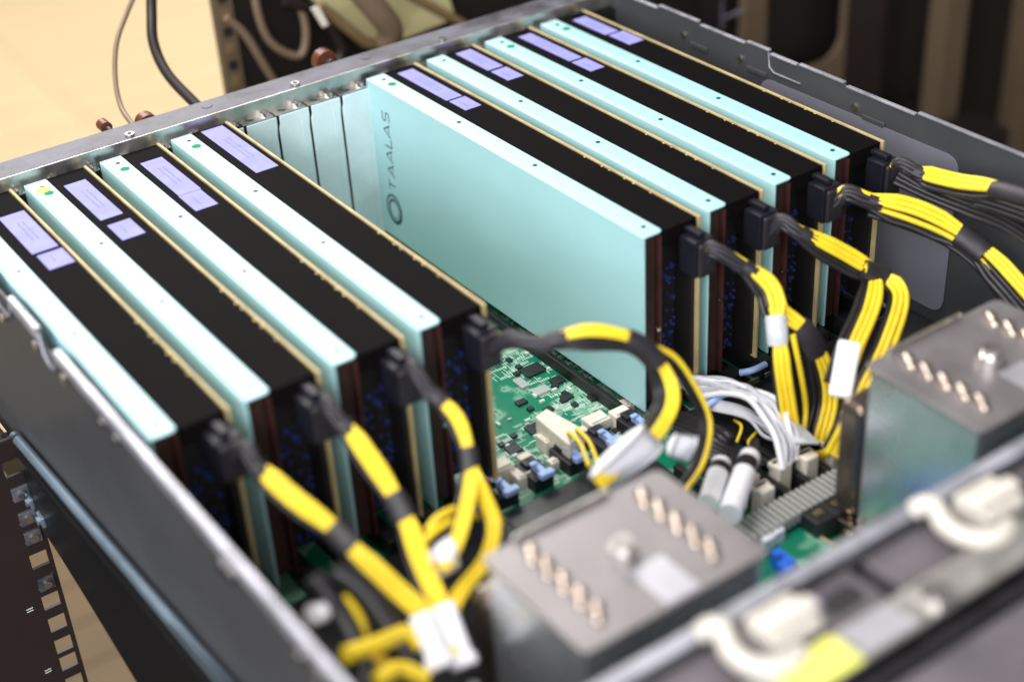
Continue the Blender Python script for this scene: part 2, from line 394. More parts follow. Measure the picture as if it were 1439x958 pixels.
# beige headers in front of the slots
hdr = [(131, -237, 13, 9, 9), (138, -246, 9, 9, 7), (148, -236, 7, 8, 5), (125, -246, 7, 6, 6), (166, -232, 13, 9, 8), (178, -238, 11, 7, 7), (192, -234, 12, 9, 7), (204, -238, 10, 7, 8), (212, -232, 7, 7, 6), (158, -246, 8, 5, 5), (186, -244, 7, 5, 4)]
for x, y, w, d, h_ in hdr:
    MB().box(x-w/2, x+w/2, y-d/2, y+d/2, -108, -108+h_).box(x-w/2+1, x+w/2-1, y-d/2+1, y-d/2+2, -108+h_, -107+h_).build('pin_header', M['beige'], mb, bevel=0.4)
MB().prism([(162.2, -224.3, -92.0)[:2], (170.8, -222.0, -92.0)[:2], (174.6, -248.1, -92.0)[:2], (161.2, -253.4, -92.0)[:2]], -108, -92).build('power_header', M['beige'], mb, bevel=0.8)
# white posts and pin comb in the right front of the board
for x, y in ((210.6, -323.8, -92.0)[:2], (227.7, -326.8, -92.0)[:2], (241.8, -329.9, -92.0)[:2], (257.4, -331.3, -92.0)[:2], (209.6, -334.7, -100.0)[:2], (194.0, -331.6, -92.0)[:2]):
    MB().box(x-4, x+4, y-3.6, y+3.6, -108, -91).box(x-4.6, x+4.6, y+0.4, y+4.2, -94, -91).build('slot_latch_post', M['beige'], mb, bevel=0.7)
for i in range(6):
    x = 196 + i*13.0
    MB().box(x-1.6, x+1.6, -340, -290, -108, -98).build('memory_slot', M['black'], mb, bevel=0.3)
comb = MB().box(182, 264, -353, -342.5, -108, -101.2)
comb_o = comb.build('pin_comb', M['chip'], mb, bevel=0.3)
for i in range(24):
    x = 184 + i*3.3
    if i == 0:
        pin0 = MB().box(x-0.8, x+0.8, -354.6, -341, -101.5, -95.5).build('pin', M['tin'], comb_o)
    else:
        p = pin0.copy(); scene.collection.objects.link(p); p.location.x = pin0.location.x + i*3.3*MM
for (px, py) in ((219.8, -359.3, -95.0)[:2], (231.1, -359.4, -95.0)[:2]):
    b_ = MB().box(px-6, px+6, py-6, py+6, -108, -96).build('choke', M['chip'], mb, bevel=0.8)
    MB().box(px-2.4, px+2.4, py-1.8, py+1.8, -96, -95.6).build('choke_pad', M['screw'], b_)
for (px, py) in ((226.6, -372.8, -98.0)[:2], (215.1, -377.1, -98.0)[:2]):
    MB().cyl((px, py, -108), (px, py, -101), 3.2, 14).cyl((px, py, -101), (px, py, -97), 2.0, 12).build('standoff_screw', M['pipe'], mb, bevel=0.3)
MB().box(-38, 112, -368, -257, -107.9, -102).build('black_shroud', M['black'], mb, bevel=1)  # black sheets covering the green board in front of the cards
MB().box(-38, 30, -450, -368.5, -107.9, -102).build('black_shroud', M['black'], mb, bevel=1)
MB().box(112.5, 196, -300, -263, -107.9, -104).build('black_shroud', M['black'], mb, bevel=1)
MB().box(222, 388, -306, -258, -107.9, -104).build('black_shroud', M['black'], mb, bevel=1)
MB().box(310, 388, -370, -306.5, -107.9, -104).build('black_shroud', M['black'], mb, bevel=1)
MB().box(176, 222, -450, -386, -107.9, -92).build('blue_housing', M['blue'], mb, bevel=1)  # hidden block, added so the heatsink side mirrors some blue
# small daughter board standing slightly proud at the front
MB().prism([(215.4, -345.5, -104.0)[:2], (216.6, -375.4, -104.0)[:2], (195.2, -376.2, -104.0)[:2], (192.9, -342.7, -104.0)[:2]], -105.6, -104).build('daughter_board', M['pcb'], mb)
MB().tube([(215.2, -345.7, -103.8), (216.4, -375.5, -103.8)], 0.7, 6).build('daughter_board_edge', M['fr4'], mb)
for i, (x, y) in enumerate(((187.3, -368.6, -96.0)[:2], (186.3, -374.9, -96.0)[:2], (182.4, -377.6, -96.0)[:2])):
    MB().box(x-2.4, x+2.4, y-3, y+3, -104, -95 + i).box(x-3.4, x-1.4, y-4, y-2, -100, -92).build('blue_jumper', M['blue'], mb, bevel=0.4)
for (x, y) in ((192.8, -348.1, -98.0)[:2], (192.9, -354.3, -98.0)[:2], (199.6, -353.5, -98.0)[:2]):
    MB().box(x-3.2, x+3.2, y-3, y+3, -108, -98).build('white_header', M['white'], mb, bevel=0.5)
for (x, y, r_) in ((64, -344, 4), (76, -352, 4), (58, -356, 4), (20, -380, 6), (40, -352, 4)):
    MB().cyl((x, y, -108), (x, y, -96), r_, 16).build('round_capacitor', M['tin'], mb, bevel=0.5)

# ================================================================ ACCELERATOR CARDS
GR = 'teal and black accelerator cards standing in a row'
def make_card(label):
    t = thing('accelerator_card', label, 'circuit card', (-17, -125, -100), GR)
    w = 34.3; xl = -w
    # cover plate: side sheet and folded top with rounded front corner
    side = MB()
    side.prism([(0, -98), (0, 0.0), (-249, 0.0), (-249, -98)], xl, xl+1.3, 'x')
    top = [(xl+1.3, 0), (xl+12, 0)] + [(xl+12-2.5*(1-math.cos(a)), -246.5-2.5*math.sin(a)) for a in [math.radians(q) for q in (0, 30, 60, 90)]] + [(xl+1.3, -249)]
    side.prism(top, -1.0, 0.0)
    side.build('cover_plate', M['teal'], t, bevel=0.6)
    MB().box(xl+12.05, -2.1, -249, 0, -1.2, -0.25).box(xl+12.05, -2.1, -249, -247.8, -9, -1.2).build('top_cover', M['black_cover'], t, bevel=0.3)
    pcb = MB().box(-1.6, -0.3, -250.2, 0.4, -96, 0.3).build('circuit_board', M['fr4'], t, bevel=0.15)
    nt = MB()
    for y in (-164, -178, -184, -196, -203, -216):
        nt.box(-3.0, -1.95, y-0.6, y+0.6, -0.6, 0.0)
    q_ = nt.build('solder_points', M['fr4'], t); q_['kind'] = 'stuff'
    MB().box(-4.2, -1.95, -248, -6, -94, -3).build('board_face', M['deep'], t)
    MB().box(xl+1.5, xl+9, -246.2, -4, -95, -3).build('heat_sink', M['brown'], t)
    MB().box(xl+10.2, xl+11.6, -248.4, -6, -96, -3).build('copper_spreader', M['copper'], t, bevel=0.2)
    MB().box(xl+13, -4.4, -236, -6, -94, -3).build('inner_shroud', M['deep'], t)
    sp = MB(); r2 = random.Random(3)
    for i in range(70):
        x = r2.uniform(xl+14, -5); z = r2.uniform(-92, -28); s_ = r2.uniform(0.3, 0.8)
        sp.box(x-s_, x+s_*1.4, -236.6-r2.uniform(0, 1.5), -235.9, z-s_*1.3, z+s_)
    MBo = sp.build('board_components', M['blue_dark'], t); MBo['kind'] = 'stuff'
    MB().cyl((xl+8, -249, -52), (xl+8, -250.6, -52), 1.1, 10).build('front_screw', M['screw'], t)
    for y in (-8.5, -86, -155, -240.5):
        s0 = MB().cyl((xl+7.0, y, -0.02), (xl+7.0, y, 0.15), 1.25, 14).build('cover_screw', M['dark_screw'], t)
    MB().box(xl, -1, 0.6, 1.8, -98, -5.4).build('rear_bracket', M['steel_b'], t)
    return t
M['blue_dark'] = mat('dark_blue_components', (0.035, 0.055, 0.22), 0.35, 0.2)

XK = [0, 40.6, 81.4, 122.4, 244.5, 285.0, 326.8, 367.6]
labels = [
 'leftmost card, its pale teal edge running along the chassis wall',
 'second card from the left, yellow sticker dot on its teal edge',
 'third card from the left, lavender labels touching end to end',
 'fourth card from the left, bordering the empty slots, one long lavender label',
 'card right of the empty slots with its whole teal side and dark logo showing',
 'sixth card from the left, just behind the one with the logo on its side',
 'seventh card, second from the right, with a long lavender label and a small one',
 'rightmost card beside the far chassis wall, grey insulation sheet beyond it',
]
base_card = make_card(labels[0])
cards = [base_card]
for k in range(1, 8):
    c = copy_tree(base_card); c['label'] = labels[k]; c['base_mm'] = [-17+XK[k], -125, -100]
    c.location = Vector(c['base_mm'])*MM; cards.append(c)
for c_, a_ in zip(cards, (0.0, 0.12, -0.08, 0.1, 0.25, -0.1, 0.08, -0.12)): c_.rotation_euler.z = math.radians(a_)
# lavender labels, dots  (x offset from the gold edge, y range)
LB = [[(-16.5, -3.6, -27, -74), (-15.5, -3.0, -77, -94)],
      [(-18.3, -6.6, -14.5, -63.3), (-18.0, -6.2, -70.5, -89.5)],
      [(-18.4, -6.2, -16.5, -64.6), (-18.8, -6.8, -65.1, -85.4)],
      [(-17.4, -4.6, -2, -67.5)],
      [(-16.6, -6.2, -6, -57.5), (-16.0, -5.4, -59.2, -75.4)],
      [(-16.4, -5.7, -4, -38), (-16.0, -5.2, -40.5, -57.6)],
      [(-15.0, -6.0, -8, -58.8), (-15.0, -5.0, -61, -78.8)],
      [(-15.8, -6.0, -8.5, -41), (-14.8, -3.6, -43, -62.5)]]
for k, c in enumerate(cards):
    X = XK[k]; B = (X-17, -125, -100)
    for n_, (a, b, y1, y0) in enumerate(LB[k]):
        lo = MB().box(X+a, X+b, y0, y1, -0.25, -0.12).build('spec_label', M['label'], c, base=B)
        tx = MB(); r3 = random.Random(k*5+n_)
        cx = X+(a+b)/2; L_ = abs(y0-y1)
        for row in range(2 if n_ == 0 else 1):
            y = y1 - L_*0.25
            while y > y0 + L_*0.28:
                h_ = r3.uniform(0.6, 1.5); xx = cx + row*2.6 - 1.0 + r3.uniform(-0.2, 0.2)
                tx.box(xx-h_*0.6, xx+h_*0.6, y-0.3, y, -0.12, -0.09)
                tx.box(xx-0.2, xx+0.2, y-1.0, y-0.3, -0.12, -0.09); y -= r3.uniform(1.3, 2.2)
        ot = tx.build('faint_print', M['ink'], lo, base=B)
    if k != 0 and k != 5:
        MB().cyl((X-27.2, -17.5, 0.0), (X-27.2, -17.5, 0.12), 2.5, 20).build('dot_sticker', M['green_dot'], c, base=B)
    if k == 1:
        MB().cyl((X-28.6, -12.5, 0.13), (X-28.6, -12.5, 0.25), 3.4, 20).build('dot_sticker', M['yellow_dot'], c, base=B)
# logo on the side plate of the fifth card: emblem ring and word, reading upwards
c5 = cards[4]; B5 = (XK[4]-17, -125, -100); xs = XK[4]-34.3-0.12
def ring(cy, cz, ry, rz, w, n=40, tilt=0.0):
    m_ = MB(); vs = []; 
    for r_ in (0, 1):
        for i in range(n):
            a = 2*math.pi*i/n; q = 1 - r_*w
            yy = ry*q*math.cos(a); zz = rz*q*math.sin(a)
            vs.append((xs, cy + yy*math.cos(tilt)-zz*math.sin(tilt), cz + yy*math.sin(tilt)+zz*math.cos(tilt)))
    m_.add(vs, [(i, (i+1) % n, n+(i+1) % n, n+i) for i in range(n)])
    return m_
ring(-17.8, -77.5, 8.6, 9.8, 0.13).build('emblem_ring', M['logo'], c5, base=B5)
ring(-18.2, -78.0, 6.6, 7.6, 0.13).build('emblem_ring', M['logo'], c5, base=B5)
ring(-18.0, -77.7, 5.0, 5.8, 0.10).build('emblem_ring', M['logo'], c5, base=B5)
def stroke(m_, u0, v0, u1, v1, w=0.75):
    # u runs up the plate (+z), v across (towards the rear is the top of the letters)
    d = Vector((u1-u0, v1-v0)); n_ = Vector((-d.y, d.x)).normalized()*w/2
    P = [(u0+n_.x, v0+n_.y), (u0-n_.x, v0-n_.y), (u1-n_.x, v1-n_.y), (u1+n_.x, v1+n_.y)]
    m_.add([(xs, -22.2 + v, -64.5 + u*1.06) for u, v in P], [(0, 1, 2, 3)])
u = 0.0; H = 7.0
for ch in 'TAALAS':
    m_ = MB()
    if ch == 'T': stroke(m_, u, H, u+6.2, H); stroke(m_, u+3.1, 0, u+3.1, H); adv = 8.6
    elif ch == 'A': stroke(m_, u, 0, u+3.6, H); stroke(m_, u+3.6, H, u+7.2, 0); stroke(m_, u+2.2, 1.6, u+5.8, 1.6, 0.6); adv = 8.8
    elif ch == 'L': stroke(m_, u+0.4, 0, u+0.4, H); stroke(m_, u, 0, u+5.2, 0); adv = 6.4
    else:
        pts = [(5.6, H), (0.9, H), (0.3, H*0.78), (0.9, H*0.54), (5.0, H*0.46), (5.6, H*0.22), (5.0, 0), (0.2, 0)]
        for a, b in zip(pts, pts[1:]): stroke(m_, u+a[0], a[1], u+b[0], b[1])
        adv = 7
    m_.build('logo_letter', M['logo'], c5, base=B5); u += adv

# ================================================================ HEAT SINKS
def rounded(x0, x1, y0, y1, r, n=5):
    P = []
    for cx, cy, a0 in ((x1-r, y1-r, 0), (x0+r, y1-r, 90), (x0+r, y0+r, 180), (x1-r, y0+r, 270)):
        for k in range(n+1):
            a = math.radians(a0 + 90*k/n); P.append((cx+r*math.cos(a), cy+r*math.sin(a)))
    return P
def make_heatsink(label):
    t = thing('processor_heatsink', label, 'heatsink', (77, -400, -108), 'processor heatsinks')
    x0, x1, y0, y1, zt = 35, 117, -433.5, -372, -13
    MB().prism(rounded(x0, x1, y0, y1, 4), zt-1.8, zt).build('top_plate', M['plate'], t, bevel=0.5)
    MB().box(x0+14, x1-24, y1-1.6, y1+0.2, zt, zt+2.4).build('raised_edge', M['screw'], t, bevel=0.6)
    MB().box(x0+1.5, x0+2.8, y0+3, y1-3, -98, zt-1.9).build('side_panel', M['polish'], t, bevel=0.3)
    MB().box(x1-2.8, x1-1.5, y0+3, y1-3, -98, zt-1.9).build('side_panel', M['polish'], t, bevel=0.3)
    for i in range(26):
        z = -96 + i*3.05
        MB().box(x0+3, x1-3, y0+2, y1-1, z, z+0.5).build('fin', M['polish'], t)
    MB().box(x0+3, x1-4, y1+1.0, y1+15, -98, zt-26).build('rear_fin_block', M['fin_dark'], t, bevel=4, seg=4)
    MB().box(x0-1, x1+1, y0, y1+8, -108, -98).build('base_block', M['pipe'], t, bevel=0.6)
    for xr in (50.8, 101.5):
        for i in range(5):
            y = -381.5 - i*9.4
            MB().cyl((xr, y, -100), (xr, y, zt+1.2), 2.9, 16, cap=False).dome((xr, y, zt+1.2), 2.9, 2.4).build('heat_pipe', M['pipe'], t)
            MB().dome((xr-2.4, y-4.2, zt), 2.4, 2.2).build('solder_bead', M['pipe'], t)
    post = MB().cyl((75.5, -403, zt), (75.5, -403, zt+4), 5.4, 18).build('centre_screw', M['screw'], t, bevel=0.8)
    MB().cyl((75.5, -403, zt+4), (75.5, -403, zt+7), 3.8, 16).build('screw_tip', M['screw'], post, bevel=0.6)
    MB().prism([(71, -411), (86, -411), (86, -432), (71, -432)], zt+0.02, zt+0.2).build('silver_label', M['silver_label'], t)
    return t
hs = make_heatsink('blurred steel heatsink plate at bottom centre with two rows of pipe ends')
h2 = copy_tree(hs); h2['label'] = 'steel heatsink plate at right edge, bluish polished side facing the cables'
h2['base_mm'] = [77+191.5, -400, -108]; h2.location = Vector(h2['base_mm'])*MM

# ================================================================ FAN CAGE
cage = thing('fan_cage', 'dark front fan cage with silver top rails across the lower right corner', 'fan cage', (175, -485, -114))
MB().box(X0+3, X1-1, -463, -457, 1.2, 2.6).box(X0+3, X1-1, -458.2, -457, -112, 1.2).build('rear_rail', M['case_lip'], cage, bevel=0.5)
MB().box(X0+3, X1-1, -502.5, -487.5, 2.4, 4.2).build('front_rail', M['steel_b'], cage, bevel=0.6)
MB().box(X0+3, X1-1, -509.5, -502.8, -6, -1).build('front_channel', M['black'], cage, bevel=0.5)
for x in (38, 128, 219):
    MB().cyl((x, -495.5, 4.2), (x, -495.5, 6.4), 5.2, 20).build('rail_screw', M['screw'], cage, bevel=1.0)
    MB().cyl((x-11, -495.5, 4.2), (x-11, -495.5, 5.0), 4.6, 20).build('rail_washer', M['steel_b'], cage, bevel=0.3)
MB().box(64, 90, -502.0, -488.0, 4.25, 4.5).build('yellow_label', M['sticker'], cage)
MB().box(93, 114, -501, -489, 4.25, 4.45).build('silver_label', M['silver_label'], cage)
bez = MB().box(X0-2, X1+6, -600, -509.8, -114, -2).build('front_panel', M['fan'], cage, bevel=2)
fan_labels = ['fan module at far left of the front cage, under the power cables', 'fan module with the cream clip nearest the yellow label', 'fan module with the cream clip at the right edge of the frame', 'fan module at the far right end of the cage']
def make_fan(label):
    t = thing('fan_module', label, 'fan', (77, -475, -108), 'fan modules in the front cage')
    x0, x1 = 33, 122
    MB().box(x0, x1, -486.5, -463.8, -20, -2.2).build('fan_frame', M['fan'], t, bevel=1.2)
    MB().box(x0+2, x1-2, -506, -464.5, -106, -20.3).build('fan_housing', M['black'], t, bevel=1.0)
    MB().prism(rounded(x0+56, x0+70, -474, -465, 4), -2.2, -0.8).build('grey_boss', M['fan_hub'], t, bevel=0.5)
    MB().prism(rounded(x0+68, x0+84, -478.5, -470, 3), -2.2, -1.6).build('recess_cover', M['black'], t, bevel=0.3)
    cl = MB().box(72, 92, -483, -467, -2, 7).box(71, 93, -480, -473, 7, 10).build('clip', M['cream'], t, bevel=1.8)
    MB().tube(spline([(60, -461.5, 3), (62.5, -464, 6), (63.5, -468, 6), (60.5, -474, 5), (61, -482, 4.5), (66, -487.5, 4.5), (72, -489, 4.5), (78, -487, 3)], 5), 3.5, 12, 1.0).build('clip_lever', M['cream'], cl)
    return t
f0 = make_fan(fan_labels[1])
for k, dx in ((0, -92), (2, 96), (3, 190)):
    f_ = copy_tree(f0); f_['label'] = fan_labels[k]; f_['base_mm'] = [77+dx, -475, -108]; f_.location = Vector(f_['base_mm'])*MM

# ================================================================ POWER CABLES
CAMDIR = Vector((0.461577, 0.703471, -0.540439))*-1
def frame_at(P, i):
    t = (P[min(i+1, len(P)-1)] - P[max(i-1, 0)]).normalized()
    n_ = (CAMUP - t*CAMUP.dot(t)).normalized()
    return t, n_, t.cross(n_)
CAMUP = Vector((-0.45, -0.55, 0.70))
def cable(name, label, k, paths, group='yellow and black power cables plugged into the cards'):
    """paths: list of dict(pts, wraps=[(t0,t1)], ny, nb, r, w)  in mm"""
    X = XK[k] if k is not None else None
    p0 = paths[0]['pts'][0]
    t = thing(name, label, 'power cable', p0, group)
    if X is not None:
        cb = MB().box(X-13.5, X-1.5, -262, -250.4, -24, -5).build('connector', M['conn'], t, bevel=0.8)
        MB().box(X-9.5, X-5.5, -260, -249, -4.6, -2.2).build('latch', M['conn'], cb, bevel=0.5)
        MB().box(X-12.5, X-2.5, -264.5, -262.1, -23, -6).build('wire_boot', M['tape'], cb, bevel=0.8)
        MB().cyl((X-3.2, -262, -7.5), (X-3.2, -266, -7.5), 1.2, 10).build('yellow_pin_wire', M['yellow'], cb)
    for pi, pt in enumerate(paths):
        P = spline(pt['pts'], 8); m_ = len(P); wraps = pt.get('wraps', []); ny = pt.get('ny', 4); nb = pt.get('nb', 4); r = pt.get('r', 1.05 if (k or 0) < 4 else 1.45)
        def squeeze(u):
            q = 1.0
            for a, b in wraps:
                d = 0 if a <= u <= b else min(abs(u-a), abs(u-b))
                lo_ = 0.45 if a == 0 else 0.72
                q = min(q, lo_ + min(d/0.08, 1)*(1-lo_))
            return q
        for layer, cnt, mt, nm in ((0.62, ny, M['yellow'], 'yellow_wire'), (-0.72, nb, M['wire_black'], 'black_wire')):
            for j in range(cnt):
                rr = random.Random(hash((k or 0, pi, j, nm == 'yellow_wire')) & 0xffff); ph = rr.uniform(0, 6.28); am = rr.uniform(0.05, 0.35)
                pts = []
                for i, p in enumerate(P):
                    u_ = i/(m_-1); tt, n_, b_ = frame_at(P, i); s_ = squeeze(u_)
                    off = (j-(cnt-1)/2)*1.8*r*s_
                    lay = layer*r*1.5*s_*pt.get('gap', 1.0)
                    off += (0.9 if nm == 'black_wire' else -0.5)*r*s_*pt.get('gap', 1.0)*(1.6 if ny else 0)
                    pts.append(p + b_*(off + am*math.sin(u_*9+ph)*0.6*s_) + n_*(lay + am*0.7*math.sin(u_*7+ph*2)))
                MB().tube(pts, r, 9).build(nm, mt, t)
        for a, b in wraps:
            i0 = int(a*(m_-1)); i1 = max(i0+2, int(math.ceil(b*(m_-1)))+1)
            seg = P[i0:i1]
            if len(seg) < 2: continue
            if a == 0 and pi == 0:
                MB().tube(seg, 2.7, 12, flat=0.8, normal=CAMUP).build('tape_wrap', M['tape'], t)
                for q in range(8):
                    th = 2*math.pi*q/8; pts = []
                    for i in range(i0, i1 + (2 if i1+2 <= m_ else 0)):
                        tt, n_, b_ = frame_at(P, min(i, m_-1)); e = 0.8 + 0.25*math.sin((i-i0)*0.5+q)
                        pts.append(P[min(i, m_-1)] + (b_*math.cos(th)*2.9 + n_*math.sin(th)*2.2)*e)
                    MB().tube(pts, 1.35, 8).build('sheathed_wire', M['tape'], t)
                MB().tube(P[max(i1-2, 0):i1+1], 3.9, 14, flat=0.85, normal=CAMUP).build('tape_collar', M['tape'], t)
                continue
            W = max(ny, nb)*r*0.82 + 1.5
            hgt = r*2.0*pt.get('gap', 1.0) + (0.4 if nb else -0.3)
            rs = [W*(0.93 if q in (0, len(seg)-1) else 1.0) for q in range(len(seg))]
            MB().tube(seg, rs, 16, flat=hgt/W, normal=CAMUP).build('tape_wrap', pt.get('wmat', M['tape']), t, bevel=0)
    return t

cable('power_cable', 'power cable from the leftmost card down to the white tie at bottom left', 0, [
    dict(pts=[(-7, -262, -14), (-5.3, -272.0, -5.2), (-3.3, -280.0, -11.4), (1.1, -297.0, -17.9), (7.3, -312.0, -24.3), (9.9, -325.0, -29.6), (14.3, -342.0, -36.7), (19.0, -358.0, -44.3), (19.9, -372.0, -53.0)], wraps=[(0, 0.22), (0.50, 0.60)])])
cable('power_cable', 'power cable from the second card, bending down between the teal strips', 1, [
    dict(pts=[(33.5, -262, -14), (33.2, -268.0, -4.3), (36.0, -276.0, -10.2), (37.4, -290.0, -19.3), (38.2, -305.0, -28.2), (36.3, -318.0, -34.2), (31.0, -335.0, -38.5), (27.4, -352.0, -45.1), (25.1, -366.0, -57.2)], wraps=[(0, 0.24), (0.50, 0.60)])])
cable('power_cable', 'power cable from the third card with a short S bend to a taped joint', 2, [
    dict(pts=[(74.3, -262, -14), (74.5, -266.0, -5.4), (77.4, -275.0, -13.2), (79.8, -288.0, -20.1), (76.8, -300.0, -26.9), (72.3, -308.0, -32.6), (62.4, -320.0, -34.6), (47.9, -334.0, -37.6), (34.2, -344.0, -37.6)], wraps=[(0, 0.27), (0.50, 0.61)], ny=3, nb=3),
    dict(pts=[(72.4, -308.0, -31.5), (71.3, -318.0, -38.6), (68.7, -328.0, -45.4), (57.5, -338.0, -49.1), (38.2, -350.0, -46.3), (25.3, -360.0, -45.8)], ny=3, nb=2, r=1.1)])
cable('power_cable', 'power cable arching from the fourth card across the green board', 3, [
    dict(pts=[(115.3, -262, -14), (118.6, -272.0, -6.0), (127.8, -285.0, -4.1), (144.6, -295.0, -2.6), (162.1, -303.0, -10.1), (169.9, -310.0, -22.9), (167.9, -318.0, -35.1), (149.8, -328.0, -38.6), (127.9, -335.0, -38.1), (109.0, -342.0, -35.4)], wraps=[(0, 0.24), (0.43, 0.53)], ny=3, nb=4, gap=1.9),
    dict(pts=[(163.2, -305.0, -10.6), (177.5, -309.0, -21.1), (184.5, -315.0, -36.6), (186.5, -322.0, -52.6), (176.0, -330.0, -64.3), (159.1, -338.0, -66.5)], ny=1, nb=2, r=1.15)])
cable('power_cable', 'power cable dropping from the card with the logo into the silver grey wires', 4, [
    dict(pts=[(237.4, -262, -14), (235.6, -268.0, -6.6), (245.1, -277.0, -13.8), (253.1, -288.0, -24.5), (252.8, -296.0, -34.9), (260.1, -303.0, -43.0), (266.8, -310.0, -59.3), (268.6, -315.0, -79.8), (258.9, -320.0, -97.5)], wraps=[(0, 0.27), (0.62, 0.72)], ny=3, nb=4),
    dict(pts=[(250.4, -295.0, -30.5), (248.0, -300.0, -40.7), (245.1, -306.0, -58.1), (245.1, -311.0, -77.6), (245.1, -316.0, -95.4)], wraps=[(0.1, 0.34)], ny=3, nb=1, wmat=M['ribbon']),
    dict(pts=[(253.4, -303.0, -43.4), (255.4, -308.0, -65.5), (255.6, -312.0, -83.8), (247.7, -318.0, -95.5)], ny=1, nb=3)])
cable('power_cable', 'power cable from the sixth card looping round beside the white sleeve', 5, [
    dict(pts=[(277.9, -262, -14), (280.3, -268.0, -8.3), (285.7, -277.0, -13.4), (307.1, -290.0, -30.5), (313.1, -297.0, -37.5), (298.0, -310.0, -42.3), (271.7, -325.0, -47.1), (254.0, -335.0, -54.6)], wraps=[(0, 0.27), (0.52, 0.60)], ny=3, nb=4),
    dict(pts=[(308.2, -296.0, -32.2), (318.2, -301.0, -39.3), (315.3, -312.0, -44.2), (288.4, -330.0, -48.4), (258.2, -346.0, -52.6), (241.8, -352.0, -61.2), (235.3, -350.0, -75.1)], wraps=[(0, 0.15)], ny=3, nb=2)])
cable('power_cable', 'power cable from the seventh card running off the right edge, lower of two', 6, [
    dict(pts=[(319.7, -262, -14), (323.7, -267.0, -7.6), (333.0, -275.0, -12.3), (350.0, -290.0, -19.2), (362.3, -305.0, -28.5), (366.5, -320.0, -35.5), (364.3, -340.0, -42.5), (364.8, -360.0, -53.2)], wraps=[(0, 0.28), (0.58, 0.70)], ny=3, nb=4, gap=1.6),
    dict(pts=[(332.0, -275.0, -17.0), (345.1, -288.0, -23.1), (358.5, -302.0, -31.1), (364.4, -318.0, -39.6), (363.5, -340.0, -52.2), (365.5, -355.0, -63.9)], ny=1, nb=1)])
cable('power_cable', 'power cable from the rightmost card running off the right edge, upper of two', 7, [
    dict(pts=[(360.5, -262, -14), (359.5, -268.0, -4.3), (364.5, -280.0, -7.3), (367.0, -300.0, -5.5), (366.7, -325.0, 1.2), (365.1, -350.0, 5.3)], wraps=[(0, 0.34), (0.77, 1.0)], ny=3, nb=3),
    dict(pts=[(356.2, -270.0, -7.6), (364.9, -285.0, -13.8), (370.6, -305.0, -16.5), (372.5, -325.0, -16.8), (370.2, -350.0, -18.9)], ny=0, nb=4),
    dict(pts=[(357.7, -272.0, -4.6), (369.7, -290.0, -15.0), (374.6, -312.0, -13.1), (374.6, -345.0, -10.1)], ny=0, nb=3)])

def wire(name, label, pts, r, m_, cat='wire', group=None, flat=1.0, n=8):
    o = MB().tube(spline(pts, 8), r, 10, flat).build(name, m_, base=pts[0])
    return tag(o, label, cat, group)
# yellow strands near the tie at bottom left
for lb, pts in (('upper thin yellow wire curving right of the third card strip', [(41.0, -325.0, -34.6), (48.9, -322.0, -33.5), (61.8, -318.0, -38.1), (76.2, -316.0, -46.7), (78.2, -320.0, -53.7)]),
                ('lower thin yellow wire curving right of the third card strip', [(37.6, -328.0, -36.1), (48.0, -325.0, -35.8), (61.3, -321.0, -40.6), (71.3, -318.0, -47.7), (79.3, -316.0, -52.0)])):
    wire('yellow_wire', lb, pts, 1.5, M['yellow'])
for i, (lb, pts, m_) in enumerate((
    ('yellow wire bundle at bottom left, left of the white tie', [(-8.0, -345.0, -27.2), (-6.3, -352.0, -33.3), (-8.6, -362.0, -39.9), (-2.3, -372.0, -48.1)], 'yellow'),
    ('yellow wire crossing low at the bottom edge near the chassis wall', [(-19.5, -368.0, -30.3), (-6.0, -366.0, -35.0), (7.1, -362.0, -40.6), (10.8, -366.0, -45.0)], 'yellow'),
    ('yellow wire ending low at bottom edge under the white tie', [(-13.7, -378.0, -39.0), (-3.0, -374.0, -42.7), (4.6, -380.0, -47.8)], 'yellow'),
    ('black cable curving left of the white tie at bottom left', [(-6.3, -340.0, -18.1), (-0.1, -348.0, -26.1), (2.9, -358.0, -37.7), (4.4, -368.0, -50.2)], 'wire_black'),
    ('black cable lying lowest at bottom left beside the chassis wall', [(-14.8, -340.0, -16.7), (-11.9, -348.0, -26.2), (-12.3, -362.0, -34.2), (-17.2, -378.0, -44.3)], 'wire_black'))):
    wire('loose_wire', lb, pts, 3.3 if i < 3 else 4.2, M[m_], flat=1.0)
